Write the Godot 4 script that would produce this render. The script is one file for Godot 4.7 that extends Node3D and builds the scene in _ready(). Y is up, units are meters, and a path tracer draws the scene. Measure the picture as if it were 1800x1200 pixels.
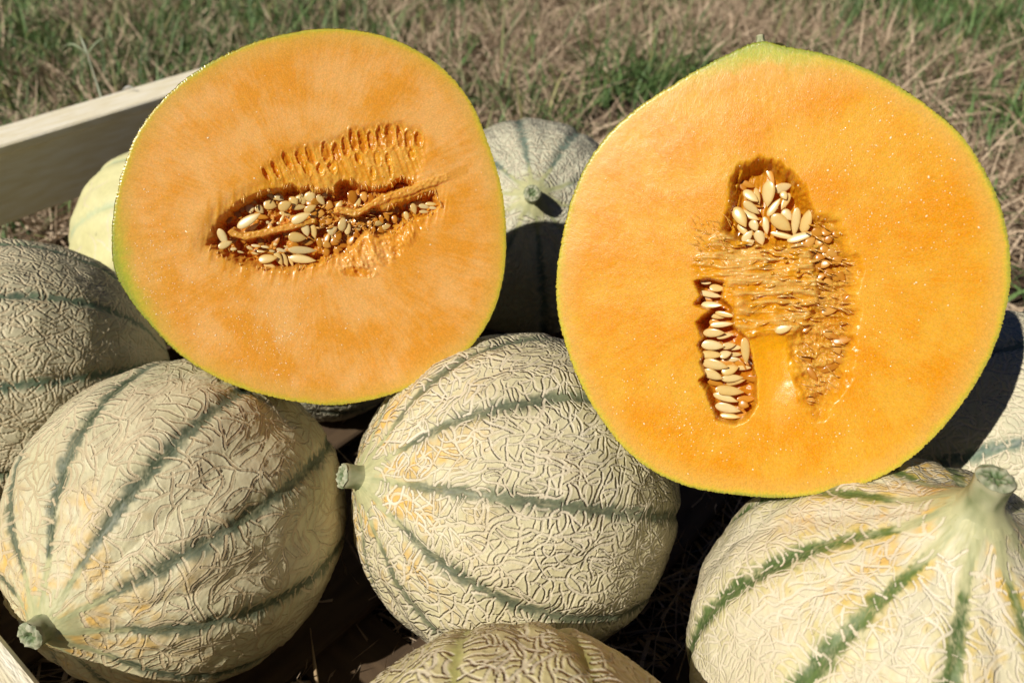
extends Node3D
# Two halves of a cut melon on whole netted melons in a pale wooden crate, dry grass behind. Units are metres.

var used := {}
var noise := FastNoiseLite.new()
var fine := FastNoiseLite.new()
var nets := {}
var seed_shapes: Array[Mesh] = []
const SUN := Vector3(-0.53, 0.69, 0.50)
const RIB := 10


# ---------------------------------------------------------------- naming and committing

func numbered(called: String) -> String:
	var n: int = used.get(called, 0)
	used[called] = n + 1
	return called if n == 0 else "%s_%03d" % [called, n]


func tag(o: Node, label: String, category: String, group := "", kind := "") -> Node:
	if label: o.set_meta("label", label)
	if category: o.set_meta("category", category)
	if group: o.set_meta("group", group)
	if kind: o.set_meta("kind", kind)
	return o


func obj(called: String, mesh: Mesh, mat: Material, parent: Node = self) -> MeshInstance3D:
	var o := MeshInstance3D.new()
	o.mesh = mesh
	o.material_override = mat
	o.name = numbered(called) if parent == self else called
	o.cast_shadow = GeometryInstance3D.SHADOW_CASTING_SETTING_ON
	parent.add_child(o, true)
	return o


func thing(called: String, label: String, category: String, where: Transform3D, group := "") -> Node3D:
	var o := Node3D.new()
	o.name = numbered(called)
	add_child(o)
	o.transform = where
	tag(o, label, category, group)
	return o


# a sheet of (rows + 1) x (columns + 1) points
func sheet(rows: int, columns: int, v: PackedVector3Array, c: PackedColorArray, uv: PackedVector2Array, turned := false, kinked := false) -> ArrayMesh:
	var index := PackedInt32Array()
	index.resize(rows * columns * 6)
	var k := 0
	var w := columns + 1
	for i in rows:
		for j in columns:
			var a := i * w + j
			var b := a + 1
			var d := a + w
			var e := d + 1
			if kinked and (2 * i - rows) * (2 * j - columns) > 0:      # split along the corner lines of a square pressed into a disc
				index[k] = a; index[k + 1] = b; index[k + 2] = e
				index[k + 3] = a; index[k + 4] = e; index[k + 5] = d
			elif turned:
				index[k] = a; index[k + 1] = d; index[k + 2] = b
				index[k + 3] = b; index[k + 4] = d; index[k + 5] = e
			else:
				index[k] = a; index[k + 1] = b; index[k + 2] = d
				index[k + 3] = b; index[k + 4] = e; index[k + 5] = d
			k += 6
	var arrays := []
	arrays.resize(Mesh.ARRAY_MAX)
	arrays[Mesh.ARRAY_VERTEX] = v
	arrays[Mesh.ARRAY_INDEX] = index
	if c.size(): arrays[Mesh.ARRAY_COLOR] = c
	if uv.size(): arrays[Mesh.ARRAY_TEX_UV] = uv
	var st := SurfaceTool.new()
	st.create_from_arrays(arrays)
	st.generate_normals()
	return st.commit()


func std(c: Color, rough: float, colored := false) -> StandardMaterial3D:
	var m := StandardMaterial3D.new()
	m.albedo_color = c.linear_to_srgb()
	m.roughness = rough
	m.vertex_color_use_as_albedo = colored
	return m


func noise_texture(size: int, freq: float, seed_: int, octaves := 3, type := FastNoiseLite.TYPE_SIMPLEX_SMOOTH) -> ImageTexture:
	var f := FastNoiseLite.new()
	f.seed = seed_
	f.frequency = freq
	f.noise_type = type
	f.fractal_octaves = octaves
	var im := f.get_seamless_image(size, size)
	return ImageTexture.create_from_image(im)


func colour_texture(size: int, freq: float, seed_: int, a: Color, b: Color, octaves := 3) -> ImageTexture:
	var f := FastNoiseLite.new()
	f.seed = seed_
	f.frequency = freq
	f.fractal_octaves = octaves
	var im := f.get_seamless_image(size, size)
	var out := Image.create_empty(size, size, false, Image.FORMAT_RGB8)
	for y in size:
		for x in size:
			out.set_pixel(x, y, a.lerp(b, im.get_pixel(x, y).r))
	return ImageTexture.create_from_image(out)


func frame(axis: Vector3, roll: float, where: Vector3) -> Transform3D:
	var y := axis.normalized()
	var x := y.cross(Vector3(0.31, 0.52, 0.79)).normalized()
	var z := x.cross(y)
	return Transform3D(Basis(x, y, z).rotated(y, roll), where)


# ---------------------------------------------------------------- the corky net of a rind

# Ridges grow over the skin as cracks do: each runs on until it meets another. w x h bytes over longitude and latitude.
func grow_net(w: int, h: int, radius: float, seed_: int, count: int, reach: float, half: float, groove: float, comb: float, clear: float) -> PackedByteArray:
	var rng := RandomNumberGenerator.new()
	rng.seed = seed_
	var buf := PackedByteArray()
	buf.resize(w * h)
	var per := PI * radius * 1000.0 / h     # millimetres to a texel
	var step := 1.4
	var wander := 0.18 * pow(9.0 / reach, 0.55)
	for n in count:
		var ct := rng.randf_range(-0.985, 0.985)
		var th := acos(ct)
		var x := rng.randf() * w
		var y := th / PI * h
		var lob := x / w * RIB
		var off: float = absf(lob - roundf(lob))          # 0 in a groove, 0.5 on the crown of a lobe
		var sn := sin(th)
		var gw := groove / (TAU * radius * 1000.0 * maxf(sn, 0.12) / RIB)
		if off < gw and rng.randf() < 0.93: continue
		if buf[int(y) * w + int(x) % w] > 40: continue
		# leave the skin clear round every ridge: look about before a new one starts
		var thin := 0.6 if n > count * 0.72 else 1.0       # late ridges are fine ones between the first
		var look := clear * (0.75 if thin < 1.0 else 1.0) / per
		var free := true
		for k in 8:
			var yy := clampi(int(y + sin(k * PI / 4) * look), 0, h - 1)
			if buf[yy * w + int(fposmod(x + cos(k * PI / 4) * look / maxf(sn, 0.1), w)) % w] > 60: free = false
		if not free: continue
		var start: float
		var q := rng.randf()
		if off < gw + 0.16 and q < comb:
			start = rng.randf_range(-0.5, 0.5)
		elif q < comb:
			start = PI / 2 + rng.randf_range(-0.7, 0.7)
		else:
			start = rng.randf() * TAU
		var fat := half * rng.randf_range(0.75, 1.25) * thin / per
		var tall := rng.randf_range(150.0, 255.0) * (0.5 + 0.5 * thin)
		var x_start := x
		var y_start := y
		var steps := int(rng.randf_range(0.4, 1.0) * reach * 0.7 / per / step)
		for arm in 2:
			x = x_start
			y = y_start
			var ang := start + PI * arm
			var bend := 0.0
			var skip := int(fat * 2.4 / step) + 3
			for s in steps:
				bend = bend * 0.78 + rng.randf_range(-wander, wander)
				ang += bend * 0.8
				y += sin(ang) * step
				if y < 4 or y > h - 5: break
				sn = maxf(sin(y / h * PI), 0.1)
				x += cos(ang) * step / sn
				x = fposmod(x, w)
				lob = x / w * RIB
				off = absf(lob - roundf(lob))
				gw = groove / (TAU * radius * 1000.0 * sn / RIB)
				if off < gw * 0.85 and s > 2 and rng.randf() < 0.55: break
				var hit := s > skip and buf[int(y + sin(ang) * fat * 1.4) * w + int(fposmod(x + cos(ang) * fat * 1.4 / sn, w)) % w] > 90
				var t := minf(1.0, (steps - s + 1.0) / 6.0)
				var r := maxf(fat * (0.5 + 0.5 * t) * rng.randf_range(0.85, 1.1), 1.0)
				var hh := tall * (0.45 + 0.55 * t)
				var rx := r / sn
				var y0 := maxi(0, int(ceil(y - r)))
				var y1 := mini(h - 1, int(floor(y + r)))
				var x0 := int(ceil(x - rx))
				var x1 := int(floor(x + rx))
				var ir := 1.0 / (r * r)
				for yy in range(y0, y1 + 1):
					var dy := (yy - y)
					dy = dy * dy * ir
					var row := yy * w
					for xx in range(x0, x1 + 1):
						var dx := (xx - x) * sn
						var val := int(minf(1.0, 1.7 * (1.0 - dy - dx * dx * ir)) * hh)
						if val > 0:
							var at := row + (xx + w) % w
							if val > buf[at]: buf[at] = val
				if hit: break
	return buf


func skin_material(buf: PackedByteArray, w: int, h: int, ridge: ImageTexture, relief: float) -> StandardMaterial3D:
	var im := Image.create_from_data(w, h, false, Image.FORMAT_L8, buf)
	var tex := ImageTexture.create_from_image(im)
	var m := std(Color.WHITE, 0.5, true)
	m.metallic_specular = 0.4
	m.heightmap_enabled = true
	m.heightmap_texture = tex
	m.heightmap_scale = relief
	m.detail_enabled = true
	m.detail_albedo = ridge
	m.detail_mask = tex
	m.detail_blend_mode = BaseMaterial3D.BLEND_MODE_MIX
	m.detail_uv_layer = BaseMaterial3D.DETAIL_UV_1
	return m


# look: cream, cream_b, stripe, stripe_b (linear colours), stripe (mm), yellow (0..1), neck, groove depth (mm)
func rind_mesh(radius: float, long: float, rows: int, columns: int, buf: PackedByteArray, w: int, h: int, look: Dictionary, seed_: int) -> ArrayMesh:
	var v := PackedVector3Array()
	var c := PackedColorArray()
	var uv := PackedVector2Array()
	var total := (rows + 1) * (columns + 1)
	v.resize(total); c.resize(total); uv.resize(total)
	var shift := Vector3(seed_ * 0.37, seed_ * 0.71, seed_ * 0.13)
	var cream: Color = look.cream
	var cream_b: Color = look.cream_b
	var green: Color = look.stripe
	var green_b: Color = look.stripe_b
	var amber: Color = look.get("amber", Color(0.72, 0.44, 0.09))
	var swide: float = look.wide
	var yellow: float = look.get("yellow", 0.5)
	var neck: float = look.get("neck", 0.006)
	var depth: float = look.get("groove", 1.3) * 0.001
	var bump: float = look.get("bump", 0.0004)
	var wobble: float = look.get("wobble", 0.0010)
	var k := 0
	for i in rows + 1:
		var th := PI * i / rows
		var st := sin(th)
		var ct := cos(th)
		var ease := smoothstep(0.0, 0.6, st)
		var near_stem := exp(-pow(th / 0.2, 2.0))
		var stem_zone := 1.0 - smoothstep(0.3, 1.05, th)
		for j in columns + 1:
			var u := float(j) / columns
			var ph := u * TAU
			var dir := Vector3(st * cos(ph), ct, st * sin(ph))
			var lob := u * RIB
			var dl := lob - roundf(lob)
			var mm: float = absf(dl) / RIB * TAU * radius * 1000.0 * st
			var p := dir * radius * 1000.0 + shift * 100.0
			var n1 := noise.get_noise_3dv(p * 1.0)
			var n2 := noise.get_noise_3dv(p * 3.5 + Vector3(31, 7, 3))
			var n3 := fine.get_noise_3dv(p)
			var idx := mini(int(float(i) / rows * h), h - 1) * w + (int(u * w) % w)
			var hh := buf[idx] / 255.0 if w > 1 else 0.0
			var r: float = radius - depth * exp(-pow(mm / 3.4, 2.0)) * ease + 0.0022 * ease * (1.0 - 4.0 * dl * dl) * look.get("lobe", 0.6)
			r += n1 * wobble + hh * bump + n3 * 0.00012
			var q: Vector3 = dir * r
			q.y *= long
			q.y += neck * near_stem - 0.003 * exp(-pow((PI - th) / 0.2, 2.0))
			v[k] = q
			uv[k] = Vector2(u, float(i) / rows)
			var col := cream.lerp(cream_b, clampf(0.5 + n1 * 0.9 + n2 * 0.45, 0.0, 1.0))
			col = col.lerp(amber, clampf((n1 * 1.5 + n2 * 1.3 + 0.15) * yellow * (stem_zone + 0.12), 0.0, 0.85))
			var n4 := fine.get_noise_3dv(Vector3(p.x * 2.3, p.y * 2.3, p.z * 2.3))
			var width := swide * (0.8 + 0.9 * n2) * smoothstep(0.02, 0.75, st)
			var dd := mm + n3 * 0.8 + n4 * 0.5 + n2 * 0.9
			var core := 1.0 - smoothstep(width * 0.4, width * 1.1 + 0.5, dd)
			core *= clampf(1.0 + n2 * 0.5 + n4 * 0.45, 0.0, 1.0)
			var halo := 1.0 - smoothstep(width * 0.8, width * 3.2 + 0.8, mm + n2)
			var streak := fine.get_noise_3d(dl * 70.0 * st, th * 9.0, roundf(lob) * 31.0 + shift.x)
			core *= clampf(1.2 + streak * 0.7, 0.0, 1.0)
			var sg := green.lerp(green_b, clampf(0.5 + n1 * 1.2 + n2 * 0.8 + streak * 1.1 + smoothstep(0.2, 1.0, dd / maxf(width, 0.5)) * 0.5 - 0.2, 0.0, 1.0))
			col = col.lerp(look.get("halo", sg.lerp(cream, 0.62)), halo * (0.30 + 0.4 * clampf(n2, 0.0, 1.0)))
			col = col.lerp(sg, core * look.get("strength", 0.92))
			col = col.lerp(Color(0.50, 0.49, 0.27).lerp(Color(0.24, 0.30, 0.15), clampf(0.4 + n2 + streak * 0.5, 0, 1) * 0.5), 1.0 - smoothstep(0.11, 0.25, th + n2 * 0.10 + streak * 0.03 - 0.16 * exp(-pow(dl / 0.13, 2.0))))
			var grain := 1.0 + n3 * 0.10
			if n3 > 0.62 and n2 > 0.15: grain *= 0.55      # small specks of dirt
			c[k] = Color(col.r * grain, col.g * grain, col.b * grain)
			k += 1
	return sheet(rows, columns, v, c, uv)


func stem_mesh(length: float, top: float, base: float, seed_: int, lean := 0.0) -> ArrayMesh:
	var rows := 14
	var columns := 28
	var v := PackedVector3Array()
	var c := PackedColorArray()
	for i in rows + 1:
		var t := float(i) / rows
		for j in columns + 1:
			var a := TAU * (j % columns) / columns
			var r: float = (lerpf(top, base, pow(t, 4.0)) - top * 0.10 * sin(t * PI)) * (1.0 + 0.045 * cos(a * 5.0 + 1.0) * (1.2 - t) + 0.05 * cos(a * 10.0) * t * t)
			if t < 0.1: r *= 0.93 + 0.7 * t
			var n := noise.get_noise_3d(cos(a) * 20.0 + seed_ * 11, t * 40.0, sin(a) * 20.0)
			r *= 1.0 + 0.09 * n
			v.append(Vector3(cos(a) * r + lean * pow(1.0 - t, 2.0), length * (1.0 - t), sin(a) * r))
			var fibre := fine.get_noise_3d(a * 9.0, t * 3.0, seed_ * 17.0)
			var g := Color(0.20, 0.235, 0.11).lerp(Color(0.40, 0.41, 0.25), clampf(0.5 + n * 0.8 + fibre * 0.7 + 0.2 * cos(a * 5.0), 0, 1))
			if t < 0.08: g = g.lerp(Color(0.42, 0.40, 0.26), 0.6)
			c.append(g.lerp(Color(0.47, 0.47, 0.26), smoothstep(0.35, 0.9, t + 0.25 * n + 0.15 * fibre)))
	return sheet(rows, columns, v, c, PackedVector2Array())


func stem_end_mesh(length: float, top: float, seed_: int, lean := 0.0) -> ArrayMesh:
	var rows := 10
	var columns := 36
	var v := PackedVector3Array()
	var c := PackedColorArray()
	var rng := RandomNumberGenerator.new()
	rng.seed = seed_
	for i in rows + 1:
		var t := float(i) / rows
		for j in columns + 1:
			var a := TAU * (j % columns) / columns
			var n := noise.get_noise_3d(cos(a) * t * 60.0, seed_ * 9.0, sin(a) * t * 60.0)
			var spoke := 0.5 + 0.5 * cos(a * 9.0)
			var hollow := exp(-pow(t / 0.22, 2.0)) * 0.7 - 0.35 * exp(-pow((t - 0.7) / 0.22, 2.0)) * (0.4 + spoke)
			v.append(Vector3(cos(a) * t * top * 0.97 + lean, length + 0.0004 - hollow * 0.0014 + n * 0.0012 - 0.0004 * pow(t, 6.0), sin(a) * t * top * 0.97))
			var pale := Color(0.46, 0.46, 0.33)
			var deep := Color(0.10, 0.15, 0.06)
			c.append(deep.lerp(pale, clampf(smoothstep(0.1, 0.95, t) * 0.8 + 0.5 * spoke * exp(-pow((t - 0.6) / 0.3, 2.0)) - 0.3 + n, 0, 1)))
	return sheet(rows, columns, v, c, PackedVector2Array(), true)


func melon(label: String, where: Vector3, axis: Vector3, roll: float, radius: float, long: float, size: Array, net: Array, look: Dictionary, seed_: int, stem: Array, relief := 0.1, ridge: ImageTexture = null) -> Node3D:
	var t := thing("melon", label, "melon", frame(axis, roll, where), "whole netted melons lying in the crate")
	var w: int = net[0]
	var h := w / 2
	var buf: PackedByteArray
	if nets.has(net):
		buf = nets[net]
	else:
		buf = grow_net(w, h, radius, seed_ + 40, net[1], net[2], net[3], net[4], net[5], net[6])
		nets[net] = buf
	obj("rind", rind_mesh(radius, long, size[0], size[1], buf, w, h, look, seed_), skin_material(buf, w, h, ridge, relief), t)
	if stem.size():
		var y: float = radius * long + look.get("neck", 0.006) - 0.0065
		var m := std(Color.WHITE, 0.55, true)
		var s := obj("stem", stem_mesh(stem[0], stem[1], stem[2], seed_, stem[3]), m, t)
		s.position = Vector3(0, y, 0)
		obj("cut_end", stem_end_mesh(stem[0], stem[1], seed_, stem[3]), m, s)
	return t


# ---------------------------------------------------------------- the cut halves

# signed distance to a closed outline: above 0 inside
func inside_by(p: Vector2, poly: PackedVector2Array) -> float:
	var best := 1e9
	var odd := false
	var n := poly.size()
	var a := poly[n - 1]
	for i in n:
		var b := poly[i]
		var e := b - a
		var f := p - a
		var t := clampf(f.dot(e) / e.length_squared(), 0.0, 1.0)
		var d := (f - e * t).length_squared()
		if d < best: best = d
		if (a.y > p.y) != (b.y > p.y) and p.x < (b.x - a.x) * (p.y - a.y) / (b.y - a.y) + a.x: odd = not odd
		a = b
	return sqrt(best) if odd else -sqrt(best)


func line_by(p: Vector2, a: Vector2, b: Vector2) -> float:
	var e := b - a
	var t := clampf((p - a).dot(e) / e.length_squared(), 0.0, 1.0)
	return (p - a - e * t).length()


# flat numbers of a sketch of the cut face -> millimetres on that face, by a turn and a scale
func drawn(flat: Array, to: Transform2D) -> PackedVector2Array:
	var out := PackedVector2Array()
	for i in flat.size() / 2:
		out.append(to * Vector2(flat[i * 2], flat[i * 2 + 1]))
	return out


func box_of(poly: PackedVector2Array, grow: float) -> Rect2:
	var r := Rect2(poly[0], Vector2.ZERO)
	for p in poly: r = r.expand(p)
	return r.grow(grow)


func radius_at(radii: Array, a: float) -> float:
	var f := fposmod(a, TAU) / TAU * radii.size()
	var i := int(f)
	var n := radii.size()
	var t := f - i
	var p0: float = radii[(i - 1 + n) % n]
	var p1: float = radii[i % n]
	var p2: float = radii[(i + 1) % n]
	var p3: float = radii[(i + 2) % n]
	return cubic_interpolate(p1, p2, p0, p3, t)


# carve(p in mm) -> [height in mm, Color or null weight...]
func face_mesh(radii: Array, cells: int, stem_at: float, inner: Color, inner_b: Color, kind: int) -> ArrayMesh:
	var v := PackedVector3Array()
	var c := PackedColorArray()
	var n := cells + 1
	v.resize(n * n); c.resize(n * n)
	var rng := RandomNumberGenerator.new()
	rng.seed = 70 + kind
	var k := 0
	for i in n:
		for j in n:
			var a := -1.0 + 2.0 * i / cells
			var b := -1.0 + 2.0 * j / cells
			var r: float
			var ang: float
			if a == 0.0 and b == 0.0: r = 0.0; ang = 0.0
			elif absf(a) > absf(b): r = a; ang = PI / 4 * b / a
			else: r = b; ang = PI / 2 - PI / 4 * a / b
			if r < 0.0: r = -r; ang += PI
			var rr := radius_at(radii, ang) + 0.06 + 0.42 * fine.get_noise_2d(cos(ang) * 190.0, sin(ang) * 190.0)
			if kind == 2: rr += 1.5 * exp(-pow(angle_difference(ang, stem_at) / 0.075, 2.0))
			var p := Vector2(cos(ang), sin(ang)) * rr * r
			var e := rr * (1.0 - r)
			var n1 := noise.get_noise_3d(p.x, p.y, 50.0 * kind)
			var n2 := noise.get_noise_3d(p.x * 3.0, p.y * 3.0, 90.0 + kind)
			var n3 := fine.get_noise_3d(p.x, p.y, 20.0 * kind)
			var ray := fine.get_noise_3d(cos(ang) * 60.0, sin(ang) * 60.0, p.length() * 0.10 + 33.0 * kind)      # fibres that run out from the middle
			var col := inner.lerp(inner_b, clampf(0.5 + n1 * 1.1 + n2 * 0.35 + n3 * 0.25 + ray * 0.35, 0, 1))
			# towards the rind the flesh pales, then a thin yellow-green band and the skin
			var da := absf(angle_difference(ang, stem_at))
			var stem_w := exp(-pow(da / 0.24, 2.0))
			var thick := 1.0 + 1.6 * stem_w + 0.6 * n2 + 0.5 * n1
			col = col.lerp(Color(0.70, 0.40, 0.08), (1.0 - smoothstep(2.0, 9.0 * thick, e + n2 * 1.5)) * 0.7)
			col = col.lerp(Color(0.66, 0.46, 0.04), (1.0 - smoothstep(0.7, 2.8 * thick, e + n3 * 0.3)) * 0.85)
			col = col.lerp(Color(0.40, 0.46, 0.05), stem_w * (1.0 - smoothstep(2.0, 8.5, e + n2 * 2.5 + n3 * 0.5)) * 0.9)
			var skin := Color(0.60, 0.50, 0.06).lerp(Color(0.30, 0.34, 0.05), clampf(0.45 + 1.5 * noise.get_noise_2d(ang * 14.0, 7.0 * kind) + stem_w, 0, 1))
			col = col.lerp(skin, (1.0 - smoothstep(0.3, 1.2 * thick, e + n3 * 0.25)) * 0.9)
			var z := n1 * 0.15 + n2 * 0.03 + n3 * 0.02 - 0.2 * (1.0 - smoothstep(0.0, 0.8, e))
			var made := carve_left(p, n1, n2, n3) if kind == 1 else carve_right(p, n1, n2, n3)
			z += made.w
			col = col.lerp(Color(made.x, made.y, made.z), carve_share)
			var grain := 1.0 + rng.randf_range(-0.12, 0.12) + n3 * 0.05
			col = col.lerp(Color(0.80, 0.46, 0.15), 0.22 * smoothstep(0.55, 1.0, rng.randf()) * (1.0 - carve_share))
			v[k] = Vector3(p.x, p.y, z) * 0.001
			c[k] = Color(col.r * grain, col.g * grain, col.b * grain)
			k += 1
	return sheet(cells, cells, v, c, PackedVector2Array(), false, true)


var carve_share := 0.0
var main_l: PackedVector2Array
var slot_l: PackedVector2Array
var bridge_l: PackedVector2Array
var bridge_m: PackedVector2Array
var pits: Array = []
var torn_l: PackedVector2Array
var beds_l: PackedVector2Array
var main_box: Rect2
var to_l := Transform2D(Vector2(0.2106, -0.0168) / 3.75, Vector2(-0.0235, -0.2125) / 3.75, Vector2.ZERO)
var to_r := Transform2D(Vector2(0.1708, 0.0297) / 2.307, Vector2(0.0362, -0.182) / 2.307, Vector2.ZERO)


func sketch_left() -> void:
	to_l.origin = -(to_l.basis_xform(Vector2((545 - 340) * 3.75, (385 - 190) * 3.75)))
	main_l = drawn([90, 900, 130, 790, 200, 690, 330, 600, 450, 555, 560, 530, 650, 500, 700, 530, 760, 505, 800, 545, 860, 530, 910, 545, 930, 505, 980, 470, 1070, 480, 1115, 512, 1180, 520, 1250, 510, 1290, 505, 1340, 470, 1380, 450, 1440, 480, 1465, 515, 1370, 545, 1250, 580, 1220, 600, 1190, 640, 1260, 660, 1400, 600, 1600, 540, 1620, 590, 1645, 640, 1560, 700, 1450, 735, 1380, 765, 1300, 835, 1230, 855, 1150, 820, 1090, 870, 1060, 920, 1000, 975, 900, 985, 850, 1010, 760, 1040, 640, 1065, 520, 1060, 400, 1050, 270, 1020, 180, 960], to_l)
	main_box = box_of(main_l, 14.0)
	bridge_l = drawn([250, 815, 330, 850, 430, 825, 560, 795, 690, 765, 790, 740], to_l)
	bridge_m = drawn([950, 670, 1060, 690, 1130, 660, 1210, 610, 1300, 575, 1450, 530, 1640, 465, 1800, 400], to_l)
	torn_l = drawn([1060, 930, 1100, 860, 1230, 850, 1400, 760, 1560, 720, 1500, 840, 1420, 930, 1300, 1040, 1100, 1110, 980, 1100, 960, 1000], to_l)
	beds_l = drawn([470, 410, 520, 370, 600, 295, 760, 258, 860, 232, 1000, 185, 1060, 145, 1200, 115, 1370, 105, 1500, 150, 1530, 260, 1500, 380, 1440, 450, 1340, 470, 1180, 515, 1070, 480, 980, 470, 910, 540, 800, 540, 700, 520, 560, 525, 480, 480], to_l)
	for q in [[1485, 200, 50, 23, 0], [1415, 205, 55, 23, 0], [1360, 190, 75, 19, -3], [1290, 180, 72, 30, 3], [1230, 195, 70, 24, -4], [1170, 215, 58, 23, 0], [1110, 225, 75, 25, -6], [1050, 215, 75, 23, -6], [1000, 262, 65, 22, -4], [940, 290, 58, 26, 0], [875, 298, 66, 26, -6], [770, 322, 62, 20, -16], [700, 338, 50, 19, -18], [620, 350, 56, 20, -20], [545, 410, 58, 15, -20], [482, 442, 42, 12, -20],
			[1440, 300, 45, 19, 6, 1], [1282, 338, 48, 16, 0, 1], [1210, 330, 45, 20, -4, 1], [1085, 335, 40, 18, -10, 1], [912, 392, 45, 25, -10, 1], [835, 405, 40, 20, -14, 1], [745, 402, 45, 20, -20, 1], [1300, 415, 46, 12, 0, 1], [1180, 425, 40, 14, -4, 1], [1090, 1085, 36, 85, 8, 2]]:
		var at: Vector2 = to_l * Vector2(q[0], q[1])
		pits.append([at, q[2] * 0.058, q[3] * 0.068, deg_to_rad(-q[4]), q[5] if q.size() > 5 else 0])


func carve_left(p: Vector2, n1: float, n2: float, n3: float) -> Vector4:
	carve_share = 0.0
	var z := 0.0
	var col := Vector3(0.62, 0.23, 0.012)
	if not Rect2(main_box.position - Vector2(4, 4), main_box.size + Vector2(8, 30)).has_point(p):
		# faint bruised streaks
		return Vector4(col.x, col.y, col.z, 0)
	var s := inside_by(p, main_l) + n2 * 0.5 + n3 * 0.35
	if s > -7.0:
		var soft: float = 2.6 + 3.0 * smoothstep(-18.0, -42.0, p.x)
		var d := smoothstep(-0.5, soft, s)
		z -= 6.8 * d + 2.0 * n2 * d + 1.1 * n3 * d
		carve_share = smoothstep(-5.0, 1.2, s) * 0.75
		var hair := noise.get_noise_3d(p.x * 7.0 - p.y * 1.5, p.y * 1.0, 700.0)
		carve_share = maxf(carve_share, smoothstep(-8.0, 0.0, s + hair * 5.0) * clampf(0.45 + hair * 1.2, 0.0, 0.85))
		z += hair * 0.5 * smoothstep(-6.0, 0.5, s) - 0.7 * smoothstep(-5.0, 0.0, s)
		col = Vector3(0.66, 0.28, 0.02).lerp(Vector3(0.62, 0.20, 0.010), smoothstep(-1.0, 3.0, s))
		z += 0.2 * exp(-pow((s + 1.0) / 1.0, 2.0)) * (0.5 + n2)
	var d1 := 99.0
	for i in bridge_l.size() - 1: d1 = minf(d1, line_by(p, bridge_l[i], bridge_l[i + 1]))
	var w1 := 1.0 - smoothstep(1.0, 2.1, d1 + n2 * 0.6 + n3 * 0.3)
	z = lerpf(z, -2.4 + n3 * 0.4, w1)
	var d2 := 99.0
	for i in bridge_m.size() - 1: d2 = minf(d2, line_by(p, bridge_m[i], bridge_m[i + 1]))
	var w2 := 1.0 - smoothstep(1.0, 2.0, d2 + n2 * 0.6 + n3 * 0.4)
	z = lerpf(z, 0.5 + n3 * 0.5, w2 * smoothstep(-3.0, 0.0, s + 6.0))
	var w := maxf(w1 * 0.7, w2)
	if w > 0.0:
		col = col.lerp(Vector3(0.70, 0.34, 0.06), w)
	var sb := inside_by(p, beds_l) if p.y > -6.0 else -9.0
	if sb > -3.0 and w <= 0.3 and s < 0.5:
		var kb := smoothstep(-2.2, 1.6, sb + n2 * 1.2 + n3 * 0.5)
		var rib := noise.get_noise_3d(p.x * 8.5 + p.y * 2.2, p.y * 0.8, 640.0)
		z -= kb * (0.6 - rib * 0.45 - n3 * 0.15)
		col = col.lerp(Vector3(0.70, 0.29, 0.012).lerp(Vector3(0.74, 0.38, 0.05), clampf(0.5 + rib * 1.6, 0, 1)), kb)
		carve_share = maxf(carve_share, kb * 0.75)
	for q in pits:
		var f: Vector2 = (p - q[0]).rotated(-q[3])
		var m := pow(f.x / q[2], 2.0) + pow(f.y / q[1], 2.0) + n3 * 0.35 + n2 * 0.5
		if m < 1.8:
			var kind: int = q[4]
			var k := 1.0 - smoothstep(0.25, 1.6, m)
			z -= k * [0.7, 0.55, 0.5][kind] * (1.0 + n2 * 1.5)
			z += 0.35 * smoothstep(0.9, 1.25, m) * (1.0 - smoothstep(1.25, 1.8, m))
			var pc: Vector3 = [Vector3(0.62, 0.215, 0.004), Vector3(0.76, 0.34, 0.008), Vector3(0.70, 0.27, 0.008)][kind]
			if k * 0.85 > carve_share or w <= 0.0:
				col = col.lerp(pc, k)
				carve_share = maxf(carve_share, k * 0.85)
	var t := inside_by(p, torn_l)
	if t > -1.5:
		var k := smoothstep(-1.0, 2.5, t)
		var ridges := noise.get_noise_3d(p.x * 5.0 + p.y * 1.2, p.y * 1.7, 200.0)
		z += k * (ridges * 1.5 + n3 * 0.4) * (1.0 - smoothstep(0.0, 1.0, s))
	carve_share = maxf(carve_share, w * 0.9)
	return Vector4(col.x, col.y, col.z, z)


var pocket_r: PackedVector2Array
var column_r: PackedVector2Array
var right_r: PackedVector2Array
var channel_r: PackedVector2Array
var mass_r: PackedVector2Array
var whole_box: Rect2


func sketch_right() -> void:
	to_r.origin = -(to_r.basis_xform(Vector2((1378 - 1140) * 2.307, (480 - 260) * 2.307)))
	pocket_r = drawn([345, 130, 385, 85, 450, 55, 530, 75, 590, 130, 640, 230, 690, 300, 690, 390, 560, 400, 400, 400, 340, 390, 300, 330, 330, 220], to_r)
	column_r = drawn([165, 540, 240, 525, 300, 545, 290, 610, 335, 650, 345, 730, 400, 770, 420, 850, 440, 940, 440, 1050, 400, 1110, 340, 1140, 265, 1125, 235, 1060, 215, 1000, 185, 960, 212, 930, 188, 880, 205, 850, 178, 812, 200, 780, 175, 712, 232, 662, 165, 640, 195, 600], to_r)
	right_r = drawn([640, 300, 760, 310, 800, 420, 832, 480, 832, 660, 815, 860, 770, 970, 700, 1080, 640, 1030, 610, 930, 590, 800, 660, 640, 650, 480], to_r)
	channel_r = drawn([430, 790, 580, 760, 600, 850, 600, 950, 550, 1040, 530, 1180, 480, 1200, 445, 1100], to_r)
	mass_r = drawn([160, 480, 210, 400, 290, 330, 380, 385, 520, 400, 660, 400, 700, 520, 690, 640, 600, 760, 480, 750, 400, 775, 345, 730, 340, 620, 300, 540, 200, 525], to_r)
	whole_box = box_of(pocket_r, 9.0).merge(box_of(column_r, 9.0)).merge(box_of(right_r, 9.0)).merge(box_of(channel_r, 6.0))


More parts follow.
